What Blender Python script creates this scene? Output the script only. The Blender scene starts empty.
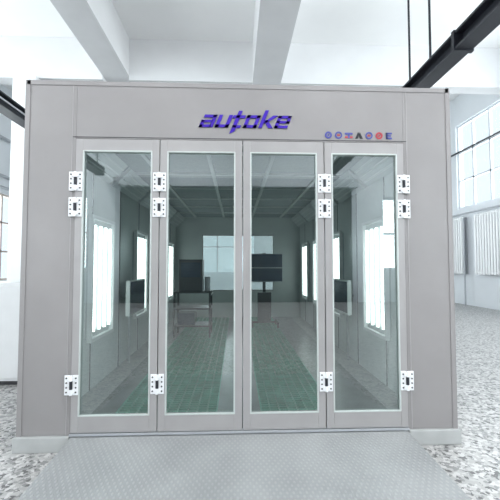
import bpy, math, random
from mathutils import Vector, Matrix
random.seed(3)
S=bpy.context.scene
S.view_settings.view_transform='Standard'
S.view_settings.look='None'

# ---------------- materials ----------------
def mat(name,col,rough=.5,metal=0,noise=0,nscale=8,bump=0,emit=0,spec=.5):
    m=bpy.data.materials.new(name); m.use_nodes=True
    nt=m.node_tree; b=nt.nodes['Principled BSDF']
    b.inputs['Base Color'].default_value=(*col,1)
    b.inputs['Roughness'].default_value=rough
    b.inputs['Metallic'].default_value=metal
    b.inputs['Specular IOR Level'].default_value=spec
    if emit:
        b.inputs['Emission Color'].default_value=(*col,1)
        b.inputs['Emission Strength'].default_value=emit
    if noise or bump:
        tc=nt.nodes.new('ShaderNodeTexCoord'); n=nt.nodes.new('ShaderNodeTexNoise')
        n.inputs['Scale'].default_value=nscale; n.inputs['Detail'].default_value=5
        nt.links.new(tc.outputs['Object'],n.inputs['Vector'])
        if noise:
            r=nt.nodes.new('ShaderNodeValToRGB')
            r.color_ramp.elements[0].position=.3; r.color_ramp.elements[1].position=.7
            r.color_ramp.elements[0].color=tuple(c*(1-noise) for c in col)+(1,)
            r.color_ramp.elements[1].color=tuple(min(1,c*(1+noise)) for c in col)+(1,)
            nt.links.new(n.outputs['Fac'],r.inputs['Fac']); nt.links.new(r.outputs['Color'],b.inputs['Base Color'])
        if bump:
            bp=nt.nodes.new('ShaderNodeBump'); bp.inputs['Strength'].default_value=bump; bp.inputs['Distance'].default_value=.01
            nt.links.new(n.outputs['Fac'],bp.inputs['Height']); nt.links.new(bp.outputs['Normal'],b.inputs['Normal'])
    return m
M_booth=mat('booth_grey_paint',(.257,.245,.248),.36,0,.05,2.5,spec=.5)
M_door=mat('door_frame_aluminium',(.33,.32,.322),.35,.12,.04,5)
M_gasket=mat('glass_bead_silver',(.50,.54,.53),.35,.2,.02,20)
M_dark=mat('dark_gap',(.04,.04,.045),.6,0,.1)
M_white=mat('white_plaster',(.76,.79,.82),.7,0,.02,1.5,.05)
M_ceil=mat('ceiling_white',(.90,.90,.90),.75,0,.015,1.2)
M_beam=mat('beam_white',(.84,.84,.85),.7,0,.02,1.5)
M_beam_shade=mat('beam_soffit_grey',(.56,.56,.57),.7,0,.03,2)  # darker copy of the beam white, shade painted onto the undersides
M_int=mat('booth_interior_white',(.52,.56,.56),.3,0,.06,2)
M_intc=mat('ceiling_filter_cloth',(.30,.34,.35),.8,0,.1,30)
M_intfr=mat('filter_frame_grey',(.52,.56,.57),.4,.2,.02)
M_tube=mat('fluorescent_tube',(.92,1,.98),.3,0,0,1,0,4.0)
M_tube2=mat('fluorescent_tube_off',(.60,.64,.64),.3,0,.02)
M_box=mat('light_box_reflector',(.40,.44,.44),.4,.2,.02)
M_fill=mat('led_diffuser',(1,1,1),.3,0,0,1,0,3)  # glowing strip of the added fill fixtures
M_green=mat('grating_green',(.05,.30,.20),.45,.2,.25,10)
M_pit=mat('pit_dark',(.02,.035,.03),.7,0,.2)
M_steel=mat('booth_floor_steel',(.12,.14,.14),.3,.3,.25,4)
M_hinge=mat('hinge_white',(.78,.79,.81),.4,0,.01)
M_black=mat('black_steel',(.02,.022,.03),.45,.3,.1)
M_navy=mat('panel_navy',(.015,.035,.075),.2,0,.1,3)
M_purple=mat('logo_purple',(.045,.014,.36),.5,0,.03,spec=.25)
M_blue=mat('badge_blue',(.06,.07,.30),.4,0,.02)
M_red=mat('badge_red',(.40,.04,.06),.4,0,.02)
M_plinth=mat('plinth_concrete',(.38,.39,.39),.7,0,.08,6,.1)
M_rad=mat('radiator_enamel',(.88,.89,.90),.3,0,.01)
M_frame=mat('window_pvc_white',(.74,.78,.82),.4,0,.01)
M_brown=mat('window_wood_brown',(.46,.40,.36),.5,0,.1,12)
M_cab=mat('cabinet_white',(.70,.71,.72),.4,0,.02)
M_pipe=mat('pipe_grey',(.45,.47,.50),.4,.3,.02)
M_refl_dark=mat('roller_door_dark',(.05,.065,.065),.5,.2,.2,2)

def glass(name,tint,base=.05,top=.8,pw=4):
    m=bpy.data.materials.new(name); m.use_nodes=True; nt=m.node_tree
    for n in list(nt.nodes): nt.nodes.remove(n)
    o=nt.nodes.new('ShaderNodeOutputMaterial'); mx=nt.nodes.new('ShaderNodeMixShader')
    t=nt.nodes.new('ShaderNodeBsdfTransparent'); t.inputs[0].default_value=(*tint,1)
    g=nt.nodes.new('ShaderNodeBsdfGlossy'); g.inputs['Roughness'].default_value=.01; g.inputs[0].default_value=(.95,1,1,1)
    lw=nt.nodes.new('ShaderNodeLayerWeight'); lw.inputs['Blend'].default_value=.5
    p=nt.nodes.new('ShaderNodeMath'); p.operation='POWER'; p.inputs[1].default_value=pw
    ma=nt.nodes.new('ShaderNodeMath'); ma.operation='MULTIPLY_ADD'; ma.inputs[1].default_value=top; ma.inputs[2].default_value=base
    nt.links.new(lw.outputs['Facing'],p.inputs[0]); nt.links.new(p.outputs[0],ma.inputs[0]); nt.links.new(ma.outputs[0],mx.inputs[0])
    nt.links.new(t.outputs[0],mx.inputs[1]); nt.links.new(g.outputs[0],mx.inputs[2]); nt.links.new(mx.outputs[0],o.inputs[0])
    return m
M_glass=glass('tinted_glass',(.68,.76,.745),.20,.6,3.5)
M_glass2=glass('clear_glass',(.95,.98,.98),.04,.6,5)

def terrazzo():
    m=bpy.data.materials.new('pebble_terrazzo'); m.use_nodes=True; nt=m.node_tree; b=nt.nodes['Principled BSDF']
    tc=nt.nodes.new('ShaderNodeTexCoord')
    v=nt.nodes.new('ShaderNodeTexVoronoi'); v.inputs['Scale'].default_value=36
    sep=nt.nodes.new('ShaderNodeSeparateColor')
    r=nt.nodes.new('ShaderNodeValToRGB'); r.color_ramp.interpolation='CONSTANT'
    e=r.color_ramp.elements; e[0].position=0; e[0].color=(.10,.10,.10,1); e[1].position=.12; e[1].color=(.23,.23,.23,1)
    for p,c in((.34,.36),(.58,.52),(.8,.42)):
        x=e.new(p); x.color=(c,c*.985,c*.975,1)
    vm=nt.nodes.new('ShaderNodeVectorMath'); vm.operation='ADD'
    n2=nt.nodes.new('ShaderNodeTexNoise'); n2.inputs['Scale'].default_value=40
    sc=nt.nodes.new('ShaderNodeVectorMath'); sc.operation='SCALE'; sc.inputs['Scale'].default_value=.04
    L=nt.links.new
    L(tc.outputs['Object'],n2.inputs['Vector']); L(n2.outputs['Color'],sc.inputs[0])
    L(tc.outputs['Object'],vm.inputs[0]); L(sc.outputs[0],vm.inputs[1]); L(vm.outputs[0],v.inputs['Vector'])
    L(v.outputs['Color'],sep.inputs[0]); L(sep.outputs[0],r.inputs[0]); L(r.outputs[0],b.inputs['Base Color'])
    b.inputs['Roughness'].default_value=.35
    return m
M_floor=terrazzo()

def tread():
    m=bpy.data.materials.new('ramp_tread_plate'); m.use_nodes=True; nt=m.node_tree; b=nt.nodes['Principled BSDF']
    L=nt.links.new
    tc=nt.nodes.new('ShaderNodeTexCoord')
    outs=[]
    for ang in(32,-32):
        mp=nt.nodes.new('ShaderNodeMapping'); mp.inputs['Rotation'].default_value=(0,0,math.radians(ang))
        w=nt.nodes.new('ShaderNodeTexWave'); w.inputs['Scale'].default_value=8.5; w.inputs['Distortion'].default_value=0
        L(tc.outputs['Object'],mp.inputs[0]); L(mp.outputs[0],w.inputs[0]); outs.append(w.outputs['Fac'])
    mu=nt.nodes.new('ShaderNodeMath'); mu.operation='MULTIPLY'; L(outs[0],mu.inputs[0]); L(outs[1],mu.inputs[1])
    cr=nt.nodes.new('ShaderNodeValToRGB'); cr.color_ramp.elements[0].position=.35; cr.color_ramp.elements[1].position=.6
    L(mu.outputs[0],cr.inputs[0])
    n=nt.nodes.new('ShaderNodeTexNoise'); n.inputs['Scale'].default_value=2.5; n.inputs['Detail'].default_value=8
    L(tc.outputs['Object'],n.inputs['Vector'])
    r=nt.nodes.new('ShaderNodeValToRGB'); r.color_ramp.elements[0].position=.3; r.color_ramp.elements[1].position=.7
    r.color_ramp.elements[0].color=(.27,.28,.285,1); r.color_ramp.elements[1].color=(.35,.36,.365,1)
    L(n.outputs['Fac'],r.inputs[0])
    mix=nt.nodes.new('ShaderNodeMixRGB'); mix.blend_type='ADD'; mix.inputs[0].default_value=.04
    L(r.outputs[0],mix.inputs[1]); L(cr.outputs[0],mix.inputs[2]); L(mix.outputs[0],b.inputs['Base Color'])
    bp=nt.nodes.new('ShaderNodeBump'); bp.inputs['Strength'].default_value=.6; bp.inputs['Distance'].default_value=.005
    L(cr.outputs[0],bp.inputs['Height']); L(bp.outputs[0],b.inputs['Normal'])
    b.inputs['Roughness'].default_value=.5; b.inputs['Metallic'].default_value=.2
    return m
M_ramp=tread()

# ---------------- mesh builder ----------------
class MB:
    def __init__(s): s.v=[];s.f=[];s.mi=[];s.m=[]
    def _m(s,m):
        if m not in s.m: s.m.append(m)
        return s.m.index(m)
    def poly(s,pts,faces,m):
        o=len(s.v); s.v+= [tuple(p) for p in pts]; k=s._m(m)
        for f in faces: s.f.append(tuple(o+i for i in f)); s.mi.append(k)
    def box(s,x0,x1,y0,y1,z0,z1,m):
        p=[(x,y,z) for x in(x0,x1) for y in(y0,y1) for z in(z0,z1)]
        s.poly(p,[(0,1,3,2),(4,6,7,5),(0,4,5,1),(2,3,7,6),(0,2,6,4),(1,5,7,3)],m)
    def obox(s,c,size,rot,m):
        p=[Vector(c)+rot@Vector((x*size[0]/2,y*size[1]/2,z*size[2]/2)) for x in(-1,1) for y in(-1,1) for z in(-1,1)]
        s.poly(p,[(0,1,3,2),(4,6,7,5),(0,4,5,1),(2,3,7,6),(0,2,6,4),(1,5,7,3)],m)
    def cyl(s,a,b,r,m,n=14,r2=None):
        a=Vector(a);b=Vector(b);d=(b-a).normalized(); u=d.orthogonal().normalized(); w=d.cross(u); r2=r if r2 is None else r2
        p=[];
        for c,rr in((a,r),(b,r2)):
            for i in range(n):
                t=2*math.pi*i/n; p.append(c+u*math.cos(t)*rr+w*math.sin(t)*rr)
        s.poly(p,[(i,(i+1)%n,n+(i+1)%n,n+i) for i in range(n)]+[tuple(range(n))[::-1],tuple(range(n,2*n))],m)
    def prism_y(s,poly,y0,y1,m):
        n=len(poly); p=[(x,y0,z) for x,z in poly]+[(x,y1,z) for x,z in poly]
        s.poly(p,[tuple(range(n)),tuple(range(n,2*n))[::-1]]+[(i,n+i,n+(i+1)%n,(i+1)%n) for i in range(n)],m)
    def ring_y(s,cx,cz,r0,r1,y0,y1,m,n=20):
        for i in range(n):
            a=2*math.pi*i/n;b=2*math.pi*(i+1)/n
            s.prism_y([(cx+r0*math.cos(a),cz+r0*math.sin(a)),(cx+r1*math.cos(a),cz+r1*math.sin(a)),(cx+r1*math.cos(b),cz+r1*math.sin(b)),(cx+r0*math.cos(b),cz+r0*math.sin(b))],y0,y1,m)
    def obj(s,name,parent=None,bevel=0):
        me=bpy.data.meshes.new(name); me.from_pydata(s.v,[],s.f)
        for m in s.m: me.materials.append(m)
        me.polygons.foreach_set('material_index',s.mi); me.update()
        import bmesh
        bm=bmesh.new(); bm.from_mesh(me); bmesh.ops.recalc_face_normals(bm,faces=bm.faces); bm.to_mesh(me); bm.free()
        o=bpy.data.objects.new(name,me); S.collection.objects.link(o)
        if parent: o.parent=parent
        if bevel:
            b=o.modifiers.new('bevel','BEVEL'); b.width=bevel; b.segments=2; b.limit_method='ANGLE'
        return o
def empty(name,loc=(0,0,0)):
    e=bpy.data.objects.new(name,None); S.collection.objects.link(e); e.empty_display_size=.2; return e

# ---------------- hall shell ----------------
XW=9.3; YB=-12; YE=14; ZC=8.75
b=MB(); b.box(-XW-.3,XW+.3,YB-.3,YE+.3,-.2,0,M_floor); b.obj('floor')
b=MB(); b.box(-XW-.3,XW+.3,YB-.3,YE+.3,ZC,ZC+.25,M_ceil); b.obj('ceiling')

def side_wall(name,x0,x1,ops):
    b=MB(); y=YB-.3
    for (a,c,z0,z1) in sorted(ops):
        b.box(x0,x1,y,a,0,ZC,M_white); b.box(x0,x1,a,c,0,z0,M_white); b.box(x0,x1,a,c,z1,ZC,M_white); y=c
    b.box(x0,x1,y,YE+.3,0,ZC,M_white); return b.obj(name)
opsR=[(-10.5,-7.5,1.2,8.0),(-6,-3,1.2,8.0),(-1.5,1.5,1.2,8.0),(3.4,6.4,1.2,8.0),(8.4,11.2,3.95,7.5)]
opsL=[(-10.5,-7.5,1.2,8.0),(-6,-3,1.2,8.0),(-1.5,1.5,1.2,8.0),(4.4,7.4,1.2,8.0),(10.2,12.9,1.0,4.45)]
side_wall('wall_right',XW,XW+.3,opsR); side_wall('wall_left',-XW-.3,-XW,opsL)
def end_wall(name,y0,y1,ops):
    b=MB(); x=-XW
    for (a,c,z0,z1) in sorted(ops):
        b.box(x,a,y0,y1,0,ZC,M_white)
        if z0>0: b.box(a,c,y0,y1,0,z0,M_white)
        b.box(a,c,y0,y1,z1,ZC,M_white); x=c
    b.box(x,XW,y0,y1,0,ZC,M_white); return b.obj(name)
opsE=[(-1.9,.9,1.2,3.8),(3.5,6.5,1.2,4.2)]
opsB=[(-8.4,-6.4,1.4,4.6),(6.4,8.4,1.4,4.6)]
end_wall('wall_back',YE,YE+.3,opsE); end_wall('wall_front',YB-.3,YB,opsB)
b=MB(); z=.02  # unseen dark slatted panel, added to darken the reflections in the door glass
while z<5.0: b.box(-5,5,YB+.03,YB+.07,z,z+.105,M_refl_dark); z+=.12
b.box(-5,5,YB+.01,YB+.03,0,5.0,M_black)
b.box(-5.2,-5,YB+.01,YB+.16,0,5.3,M_pipe); b.box(5,5.2,YB+.01,YB+.16,0,5.3,M_pipe); b.box(-5.2,5.2,YB+.01,YB+.45,4.95,5.3,M_pipe)
b.obj('door_roller_shutter')

wi=0
def daylight(loc,rot,w,h,power):
    l=bpy.data.lights.new('window_daylight','AREA'); l.shape='RECTANGLE'; l.size=w; l.size_y=h; l.energy=power; l.color=(.97,.985,1)
    o=bpy.data.objects.new('window_daylight',l); S.collection.objects.link(o); o.location=loc; o.rotation_euler=rot
K=27
def window(axis,pos,a,c,z0,z1,mat_,sgn):
    global wi; wi+=1
    b=MB(); f=.08; t0,t1=(pos+sgn*.08,pos+sgn*.16)
    t0,t1=min(t0,t1),max(t0,t1)
    def bx(u0,u1,w0,w1,m,e=0):
        if axis=='x': b.box(t0+e,t1-e,u0,u1,w0,w1,m)
        else: b.box(u0,u1,t0+e,t1-e,w0,w1,m)
    bx(a,a+f,z0,z1,mat_);bx(c-f,c,z0,z1,mat_);bx(a+f,c-f,z0,z0+f,mat_);bx(a+f,c-f,z1-f,z1,mat_)
    n=3
    for i in range(1,n):
        u=a+(c-a)*i/n; bx(u-.04,u+.04,z0+f,z1-f,mat_)
    k=max(2,round((z1-z0)/1.3))
    for i in range(1,k):
        w=z0+(z1-z0)*i/k; bx(a+f,c-f,w-.035,w+.035,mat_)
    bx(a+f,c-f,z0+f,z1-f,M_glass2,.035)
    b.obj('window_%d'%wi)
    cu=(a+c)/2; cz=(z0+z1)/2; off=pos+sgn*.3
    if axis=='x': daylight((off,cu,cz),(math.pi/2,0,math.pi/2 if sgn>0 else -math.pi/2),c-a+.6,z1-z0+.4,K*(c-a)*(z1-z0))
    else: daylight((cu,off,cz),(math.pi/2*(-1 if sgn>0 else 1),0,0),c-a+.6,z1-z0+.4,K*(c-a)*(z1-z0))
for o in opsR: window('x',XW,*o,M_frame,1)
for i,o in enumerate(opsL): window('x',-XW,*o,M_brown if i==4 else M_frame,-1)
for o in opsE: window('y',YE,*o,M_frame,1)
for o in opsB: window('y',YB,*o,M_frame,-1)

# beams
ZB=7.4
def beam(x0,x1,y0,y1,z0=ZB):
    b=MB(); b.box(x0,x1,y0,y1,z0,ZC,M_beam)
    b.box(x0+.002,x1-.002,y0+.002,y1-.002,z0-.004,z0,M_beam_shade); b.obj('ceiling_beam',bevel=.012)  # thin sheet below the beam carries its painted shade
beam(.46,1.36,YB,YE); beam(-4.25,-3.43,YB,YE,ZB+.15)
for y in(-6.5,.7,7.75):
    for (a,c) in((-XW,-4.25),(-3.43,.46),(1.36,XW)): beam(a,c,y,y+.45,ZB+.02)
for x0,x1 in((5.5,6.2),(-6.9,-6.2)):
    for y in(7.6,-6.6):
        b=MB(); b.box(x0,x1,y,y+.7,0,ZB+.02,M_beam); b.box(x0-.04,x1+.04,y-.04,y+.74,0,.25,M_plinth); b.obj('concrete_column',bevel=.02)

def rail(x,z,rods):
    y0,y1=YB+.7,YE-.05
    b=MB()
    b.box(x-.16,x+.16,y0,y1,z+.24,z+.28,M_black); b.box(x-.16,x+.16,y0,y1,z-.04,z,M_black); b.box(x-.02,x+.02,y0,y1,z,z+.24,M_black)
    for y in rods: b.cyl((x,y,z+.17),(x,y,ZC),.024,M_black,8)
    y=y0
    while y<y1-.1: b.box(x-.18,x+.18,y,y+.08,z-.07,z+.3,M_black); y+=2
    b.cyl((x+.24,y0,z+.06),(x+.24,y1,z+.06),.02,M_pipe,8)
    b.obj('crane_rail')
rail(3.95,5.45,(-11,-8,-5,-2,1,3.75,4.6,11)); rail(-5.65,5.35,(-11,-8,-5,-2,1,4,11))
b=MB()
for z,m in((6.3,M_black),(3.7,M_pipe)): b.cyl((XW-.08,YB,z),(XW-.08,YE,z),.035,m,10)
b.obj('wall_conduit')
b=MB()
for z,m in((6.6,M_pipe),(5.1,M_pipe),(4.65,M_pipe)): b.cyl((-XW+.1,YB,z),(-XW+.1,YE,z),.06,m,10)
b.obj('wall_conduit')

def radiator(y0,y1,z0,z1):
    b=MB(); x=XW-.26; y=y0
    b.box(XW-.06,XW-.02,y0,y1,z0,z1,M_pipe)  # grey sheet added as painted wall shade between the ribs
    while y<y1-.05:
        b.box(x,x+.12,y,y+.085,z0,z1,M_rad); y+=.14
    b.cyl((x+.06,y0,z0+.08),(x+.06,y1,z0+.08),.04,M_rad); b.cyl((x+.06,y0,z1-.08),(x+.06,y1,z1-.08),.04,M_rad)
    for yy in(y0+.2,y1-.3): b.box(x+.1,XW-.02,yy,yy+.05,z1-.3,z1-.25,M_rad); b.box(x+.1,XW-.02,yy,yy+.05,z0+.25,z0+.3,M_rad)
    b.cyl((x+.06,y0-.06,0),(x+.06,y0-.06,z1-.06),.03,M_pipe); b.cyl((x+.06,y0-.06,z0+.08),(x+.06,y0,z0+.08),.03,M_pipe)
    b.obj('radiator',bevel=.015)
radiator(8.5,9.9,1.25,3.55); radiator(10.6,12.0,1.25,3.55); radiator(3.9,5.9,.2,1.0)

b=MB(); b.box(-3.75,-2.9,1.7,2.4,.06,1.36,M_cab); b.box(-3.72,-2.93,1.74,2.36,0,.06,M_dark)
b.box(-3.72,-3.34,1.68,1.70,.1,1.32,M_cab); b.box(-3.31,-2.93,1.68,1.70,.1,1.32,M_cab)
b.box(-3.375,-3.36,1.655,1.68,.65,.85,M_dark); b.box(-3.29,-3.275,1.655,1.68,.65,.85,M_dark)
b.obj('electrical_cabinet',bevel=.006)

def fill_fixture(x,y):  # unseen fixtures added behind the camera to light the booth front
    b=MB(); z=6.9
    b.box(x-.12,x+.12,y-1.2,y+1.2,z,z+.07,M_cab); b.box(x-.09,x+.09,y-1.15,y+1.15,z-.02,z,M_fill)
    for yy in(y-.9,y+.9): b.cyl((x,yy,z+.07),(x,yy,ZC),.01,M_pipe,6)
    b.obj('linear_ceiling_light')
    l=bpy.data.lights.new('lamp','AREA'); l.shape='RECTANGLE'; l.size=.18; l.size_y=2.3; l.energy=130
    o=bpy.data.objects.new('ceiling_lamp_light',l); S.collection.objects.link(o); o.location=(x,y,z-.03)
for x in(-6.5,-2,2.6,6.8):
    for y in(-9.2,-3.8): fill_fixture(x,y)

# ---------------- booth ----------------
B=empty('spray_booth')
W=1.93; D=7.0; H=3.25; PB=.13; DT=2.735; DW=1.49
b=MB()
b.box(-W,-W+.1,.1,D,PB,H,M_booth); b.box(W-.1,W,.1,D,PB,H,M_booth)
b.box(-W,-DW,0,.1,PB,H,M_booth); b.box(DW,W,0,.1,PB,H,M_booth)
b.box(-DW,DW,0,.1,DT,H,M_booth)
b.box(-W+.1,W-.1,.1,D,H-.08,H,M_booth)
RO=1.0
b.box(-W+.1,-RO,D-.1,D,PB,H-.08,M_booth); b.box(RO,W-.1,D-.1,D,PB,H-.08,M_booth)
b.box(-.08,.08,D-.1,D,PB,H-.08,M_booth)
for a,c in((-RO,-.08),(.08,RO)):
    b.box(a,c,D-.1,D,2.45,H-.08,M_booth); b.box(a,c,D-.1,D,PB,.9,M_booth)
    b.box(a,c,D-.06,D-.05,.9,2.45,M_glass2)
b.obj('shell',B,.004)
b=MB()
for x in(-DW-.035,DW+.035): b.box(x-.004,x+.004,-.003,.0,PB,H,M_door)
b.box(-DW-.03,DW+.03,-.003,0,DT+.012,DT+.018,M_dark)
b.box(-W-.012,-W+.03,-.006,-.0005,PB,H+.01,M_booth); b.box(W-.03,W+.012,-.006,-.0005,PB,H+.01,M_booth)
b.box(-W,W,-.006,-.0005,H-.03,H+.01,M_booth)
b.obj('cover_trims',B)
b=MB(); b.box(-W-.03,-DW+.0,-.03,D+.03,0,PB,M_plinth); b.box(DW,W+.03,-.03,D+.03,0,PB,M_plinth); b.box(-DW,DW,0,.1,0,PB,M_plinth); b.box(-DW,DW,D-.1,D+.03,0,PB,M_plinth)
b.obj('plinth',B,.006)
b=MB()
XI=1.78
b.box(-W+.1,-XI,.1,D-.1,PB,2.98,M_int); b.box(XI,W-.1,.1,D-.1,PB,2.98,M_int)
y=.1
while y<D-.2:
    for x in(-XI,XI): b.box(x-.004,x+.004,y-.012,y+.012,PB,2.98,M_dark)
    y+=1.0
b.box(-XI,-RO-.02,D-.13,D-.1,PB,2.98,M_int); b.box(RO+.02,XI,D-.13,D-.1,PB,2.98,M_int); b.box(-RO-.02,RO+.02,D-.13,D-.1,2.47,2.98,M_int); b.box(-RO-.02,RO+.02,D-.13,D-.1,PB,.88,M_int)
b.box(-XI,XI,.1,D-.1,2.98,3.02,M_intc)
for i in range(8): yy=.1+i*.97; b.box(-XI,XI,yy,min(yy+.05,D-.1),2.95,2.98,M_intfr)
for x in(-1.2,-.4,.4,1.2): b.box(x-.025,x+.025,.1,D-.1,2.945,2.98,M_intfr)
b.box(-XI,-DW-.0,.1,.14,PB,2.98,M_int); b.box(DW,XI,.1,.14,PB,2.98,M_int); b.box(-DW,DW,.1,.14,DT,2.98,M_int)
b.obj('interior_lining',B)
b=MB()
g=[(-1.25,-.25),(.2,.95)]
b.box(-DW,DW,.1,D-.1,.0,.05,M_pit)
xs=[-XI,-1.25,-.25,.2,.95,XI]
for i in(0,2,4): b.box(max(xs[i],-DW) if i else -DW,min(xs[i+1],DW),.1,D-.1,.05,PB,M_steel)
for (a,c) in g:
    y=.12
    while y<D-.12: b.box(a,c,y,y+.014,.095,PB,M_green); y+=.06
    k=round((c-a)/.1)
    for i in range(k+1): x=a+(c-a)*i/k; b.box(x-.007,x+.007,.1,D-.1,.09,PB+.002,M_green)
b.obj('floor_grating',B)
b=MB()
for sgn in(-1,1):
    for y in(.95,2.75,4.15,5.5):
        x=sgn*XI
        def bx(d0,d1,y0,y1,z0,z1,m):
            a,c=sorted((x-sgn*d0,x-sgn*d1)); b.box(a,c,y0,y1,z0,z1,m)
        bx(0,.02,y,y+.75,.75,2.15,M_box)
        bx(.02,.07,y,y+.04,.75,2.15,M_cab);bx(.02,.07,y+.71,y+.75,.75,2.15,M_cab);bx(.02,.07,y,y+.75,.71,.75,M_cab);bx(.02,.07,y,y+.75,2.15,2.19,M_cab)
        for k in range(4):
            yy=y+.13+k*.165; b.cyl((x-sgn*.045,yy,.82),(x-sgn*.045,yy,2.08),.017,M_tube,10)
    for i in range(5):
        y0=.35+i*1.3
        c=Vector((sgn*(XI-.16),y0+.55,2.80))
        b.obox(c,(.34,1.15,.04),Matrix.Rotation(sgn*math.radians(45),3,'Y'),M_intfr)
        nrm=Vector((-sgn,0,-1)).normalized(); t=Vector((sgn,0,-1)).normalized()
        for k in(-.09,0,.09):
            p=c+nrm*.035+t*k; b.cyl(p+Vector((0,-.52,0)),p+Vector((0,.52,0)),.014,M_tube2,8)
b.obj('light_boxes',B)
for sgn in(-1,1):
    b=MB(); x=sgn*(XI-.22)
    for (y0) in(1.9,):
        a,c=sorted((x,x+sgn*.05)); b.box(a,c,y0,y0+.78,.90,1.36,M_navy)
        for (p,q,r,s_) in((y0-.02,y0+.8,.88,.90),(y0-.02,y0+.8,1.36,1.38),(y0-.02,y0,.9,1.36),(y0+.78,y0+.8,.9,1.36)): b.box(a-.004,c+.004,p,q,r,s_,M_cab)
        b.cyl((x+sgn*.05,y0+.39,1.13),(sgn*XI,y0+.39,1.13),.02,M_pipe)
        b.cyl((x+sgn*.12,y0+.39,PB),(x+sgn*.12,y0+.39,1.13),.02,M_pipe)
    b.obj('infrared_heater')
def dryer(x,y):
    b=MB()
    for dx,dy in((-.3,-.25),(.3,-.25),(-.3,.25),(.3,.25)):
        b.cyl((x+dx-.015,y+dy,PB+.045),(x+dx+.015,y+dy,PB+.045),.04,M_black,12); b.box(x+dx-.02,x+dx+.02,y+dy-.02,y+dy+.02,PB+.045,PB+.1,M_black)
    b.box(x-.32,x-.28,y-.28,y+.28,PB+.09,PB+.13,M_black); b.box(x+.28,x+.32,y-.28,y+.28,PB+.09,PB+.13,M_black); b.box(x-.3,x+.3,y-.02,y+.02,PB+.09,PB+.13,M_black)
    b.box(x-.035,x+.035,y-.035,y+.035,PB+.1,1.9,M_black)
    b.box(x-.42,x+.42,y-.14,y-.05,1.22,1.86,M_navy); b.box(x-.44,x+.44,y-.05,y-.03,1.20,1.88,M_pipe); b.box(x-.42,x+.42,y-.15,y-.14,1.53,1.55,M_pipe)
    b.box(x-.16,x+.16,y-.12,y+.1,PB+.13,.95,M_black)
    b.obj('mobile_infrared_dryer')
dryer(.62,5.3)
# tool trolley with machine body
b=MB(); x,y=-.95,4.3
for dx in(-.36,.36):
    for dy in(-.25,.25):
        b.box(x+dx-.02,x+dx+.02,y+dy-.02,y+dy+.02,PB+.08,1.05,M_black); b.cyl((x+dx-.015,y+dy,PB+.04),(x+dx+.015,y+dy,PB+.04),.04,M_dark,12)
for z in(.35,.70,1.03): b.box(x-.38,x+.38,y-.27,y+.27,z,z+.03,M_black)
b.box(x-.30,x+.05,y-.2,y+.2,.38,.62,M_navy); b.box(x-.28,x+.2,y-.18,y+.18,1.06,1.72,M_black); b.box(x-.24,x+.16,y-.19,y-.18,1.35,1.66,M_navy)
b.cyl((x+.29,y,1.06),(x+.29,y,1.36),.06,M_pipe); b.cyl((x+.38,y-.25,1.0),(x+.38,y+.25,1.0),.015,M_pipe)
b.obj('tool_trolley',bevel=.006)

LW=DW*2/4
for i in range(4):
    x0=-DW+i*LW; x1=x0+LW; g_=.004
    b=MB(); y0,y1=-.012,.045; z0,z1=PB+.025,DT-.006
    st=.065; zb=.295; zt=2.625
    a,c=x0+g_,x1-g_
    b.box(a,a+st,y0,y1,z0,z1,M_door); b.box(c-st,c,y0,y1,z0,z1,M_door)
    b.box(a+st,c-st,y0,y1,z0,zb,M_door); b.box(a+st,c-st,y0,y1,zt,z1,M_door)
    ga,gc=a+st,c-st; t=.010; yy0,yy1=y0-.004,y0+.02
    b.box(ga-.003,ga+t,yy0,yy1,zb,zt,M_gasket); b.box(gc-t,gc+.003,yy0,yy1,zb,zt,M_gasket)
    b.box(ga,gc,yy0,yy1,zb-.003,zb+t,M_gasket); b.box(ga,gc,yy0,yy1,zt-t,zt+.003,M_gasket)
    b.obj('door_%d'%(i+1),B,.003)
    b=MB(); b.poly([(ga+.005,.012,zb+.005),(gc-.005,.012,zb+.005),(gc-.005,.012,zt-.005),(ga+.005,.012,zt-.005)],[(0,1,2,3)],M_glass)
    b.obj('door_glass_%d'%(i+1),B)
b=MB(); b.box(-DW,DW,.046,.06,PB,PB+.02,M_dark); b.box(-DW,DW,-.02,.05,PB,PB+.018,M_pipe); b.obj('threshold',B)

def hinge(x,z,n):
    b=MB(); y=-.012
    for s in(-1,1):
        a,c=sorted((x+s*.012,x+s*.058)); b.box(a,c,y-.010,y,z-.085,z+.085,M_hinge)
        for dz in(-.06,-.02,.02,.06): b.cyl((x+s*.040,y-.016,z+dz),(x+s*.040,y-.009,z+dz),.0075,M_dark,10)
        a,c=sorted((x+s*.008,x+s*.03))
        for dz in(-.055,.055): b.box(a,c,y-.02,y-.008,z+dz-.016,z+dz+.016,M_hinge)
    b.cyl((x,y-.016,z-.085),(x,y-.016,z-.035),.013,M_hinge); b.cyl((x,y-.016,z-.035),(x,y-.016,z+.035),.0125,M_black); b.cyl((x,y-.016,z+.035),(x,y-.016,z+.085),.013,M_hinge)
    b.obj('hinge_%d'%n,B,.003)
n=0
for x in(-DW+.01,-LW,LW,DW-.01):
    for z in(2.345,2.115,.565): n+=1; hinge(x,z,n)

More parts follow.
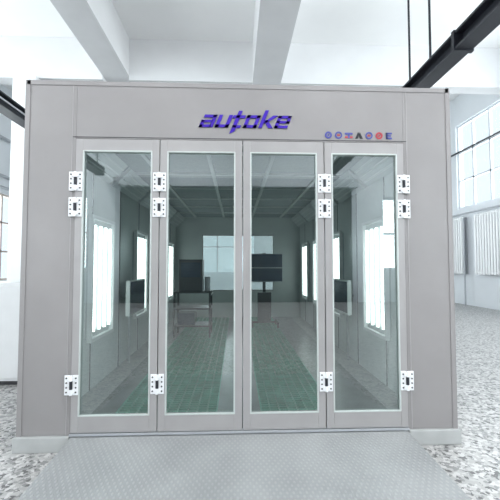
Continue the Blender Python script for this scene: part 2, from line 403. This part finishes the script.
# logo lettering
b=MB()
def R(x,y,w,h): return [(x,y),(x+w,y),(x+w,y+h),(x,y+h)]
L_={'a':[R(.1,.78,1.2,.22),R(.98,0,.34,1.0),R(0,0,1.1,.20),R(0,0,.32,.56),R(0,.40,1.1,.18)],
'u':[R(0,0,.34,1.0),R(0,0,1.3,.22),R(.96,0,.34,1.0)],
't':[[(.16,-.5),(.54,-.3),(.54,1.35),(.18,1.35)],R(-.15,.76,1.2,.22),R(.16,-.02,.8,.2)],
'o':[R(0,0,.34,1.0),R(.96,0,.34,1.0),R(0,0,1.3,.22),R(0,.78,1.3,.22)],
'k':[R(0,0,.34,1.42),[(.25,.40),(.6,.40),(1.45,1.0),(1.0,1.0)],[(.25,.62),(.6,.64),(1.4,0),(.95,0)]],
'e':[R(0,0,.34,1.0),R(0,0,1.3,.20),R(0,.80,1.3,.20),R(0,.40,1.3,.18),R(.98,.4,.32,.6)]}
cx=0; polys=[]
for ch in'autoke':
    for q in L_[ch]: polys.append([(cx+px+.5*pz,pz) for px,pz in q])
    cx+=1.52 if ch!='t' else 1.2
tot=cx-.15+.5
for q in polys: b.prism_y([(.03+(px-tot/2)*.86/tot,2.855+pz*.115) for px,pz in q],-.012,-.0008,M_purple)
b.obj('logo_sign')
b=MB()
for i,m in enumerate((M_blue,M_blue,M_blue,M_black,M_blue,M_red,M_blue)):
    x=.79+i*.095; z=2.80
    if i in(1,4): b.ring_y(x,z,.022,.034,-.006,-.0008,m); b.prism_y(R(x-.014,z-.007,.028,.014),-.006,-.0008,M_red)
    elif i==3: b.prism_y([(x-.036,z-.03),(x-.012,z-.03),(x+.004,z+.012),(x-.008,z+.032)],-.006,-.0008,m); b.prism_y([(x+.036,z-.03),(x+.012,z-.03),(x+.002,z),(x+.008,z+.032)],-.006,-.0008,m)
    elif i==2: b.prism_y(R(x-.036,z+.008,.072,.016),-.006,-.0008,m); b.prism_y(R(x-.036,z-.026,.072,.016),-.006,-.0008,M_red); b.prism_y(R(x-.008,z-.026,.016,.05),-.007,-.0008,m)
    elif i==6: b.prism_y(R(x-.03,z-.03,.014,.06),-.006,-.0008,m); b.prism_y(R(x-.03,z+.016,.055,.014),-.006,-.0008,m); b.prism_y(R(x-.03,z-.006,.045,.012),-.006,-.0008,m); b.prism_y(R(x-.03,z-.03,.055,.014),-.006,-.0008,m)
    else: b.ring_y(x,z,.017,.033,-.006,-.0008,m); b.ring_y(x,z,0,.008,-.006,-.0008,m)
b.obj('certification_badges')

# ramp
ya=-.035; yb=-2.0; zt=PB; zb=.012
b=MB()
pts=[(-1.47,ya,0),(1.47,ya,0),(1.47,ya,zt),(-1.47,ya,zt),(-1.47,yb,0),(1.47,yb,0),(1.47,yb,zb),(-1.47,yb,zb)]
b.poly(pts,[(0,1,2,3),(4,7,6,5),(3,2,6,7),(0,4,5,1),(0,3,7,4),(1,5,6,2)],M_ramp)
b.obj('entry_ramp',bevel=.003)

w=bpy.data.worlds.new('World'); S.world=w; w.use_nodes=True
w.node_tree.nodes['Background'].inputs[0].default_value=(.85,.92,1,1); w.node_tree.nodes['Background'].inputs[1].default_value=1.2

c=bpy.data.cameras.new('cam'); c.lens=25.2; c.sensor_width=36; co=bpy.data.objects.new('camera',c); S.collection.objects.link(co)
co.location=(-.06,-3.15,1.6); co.rotation_euler=(math.radians(92.5),0,math.radians(-2.3)); S.camera=co
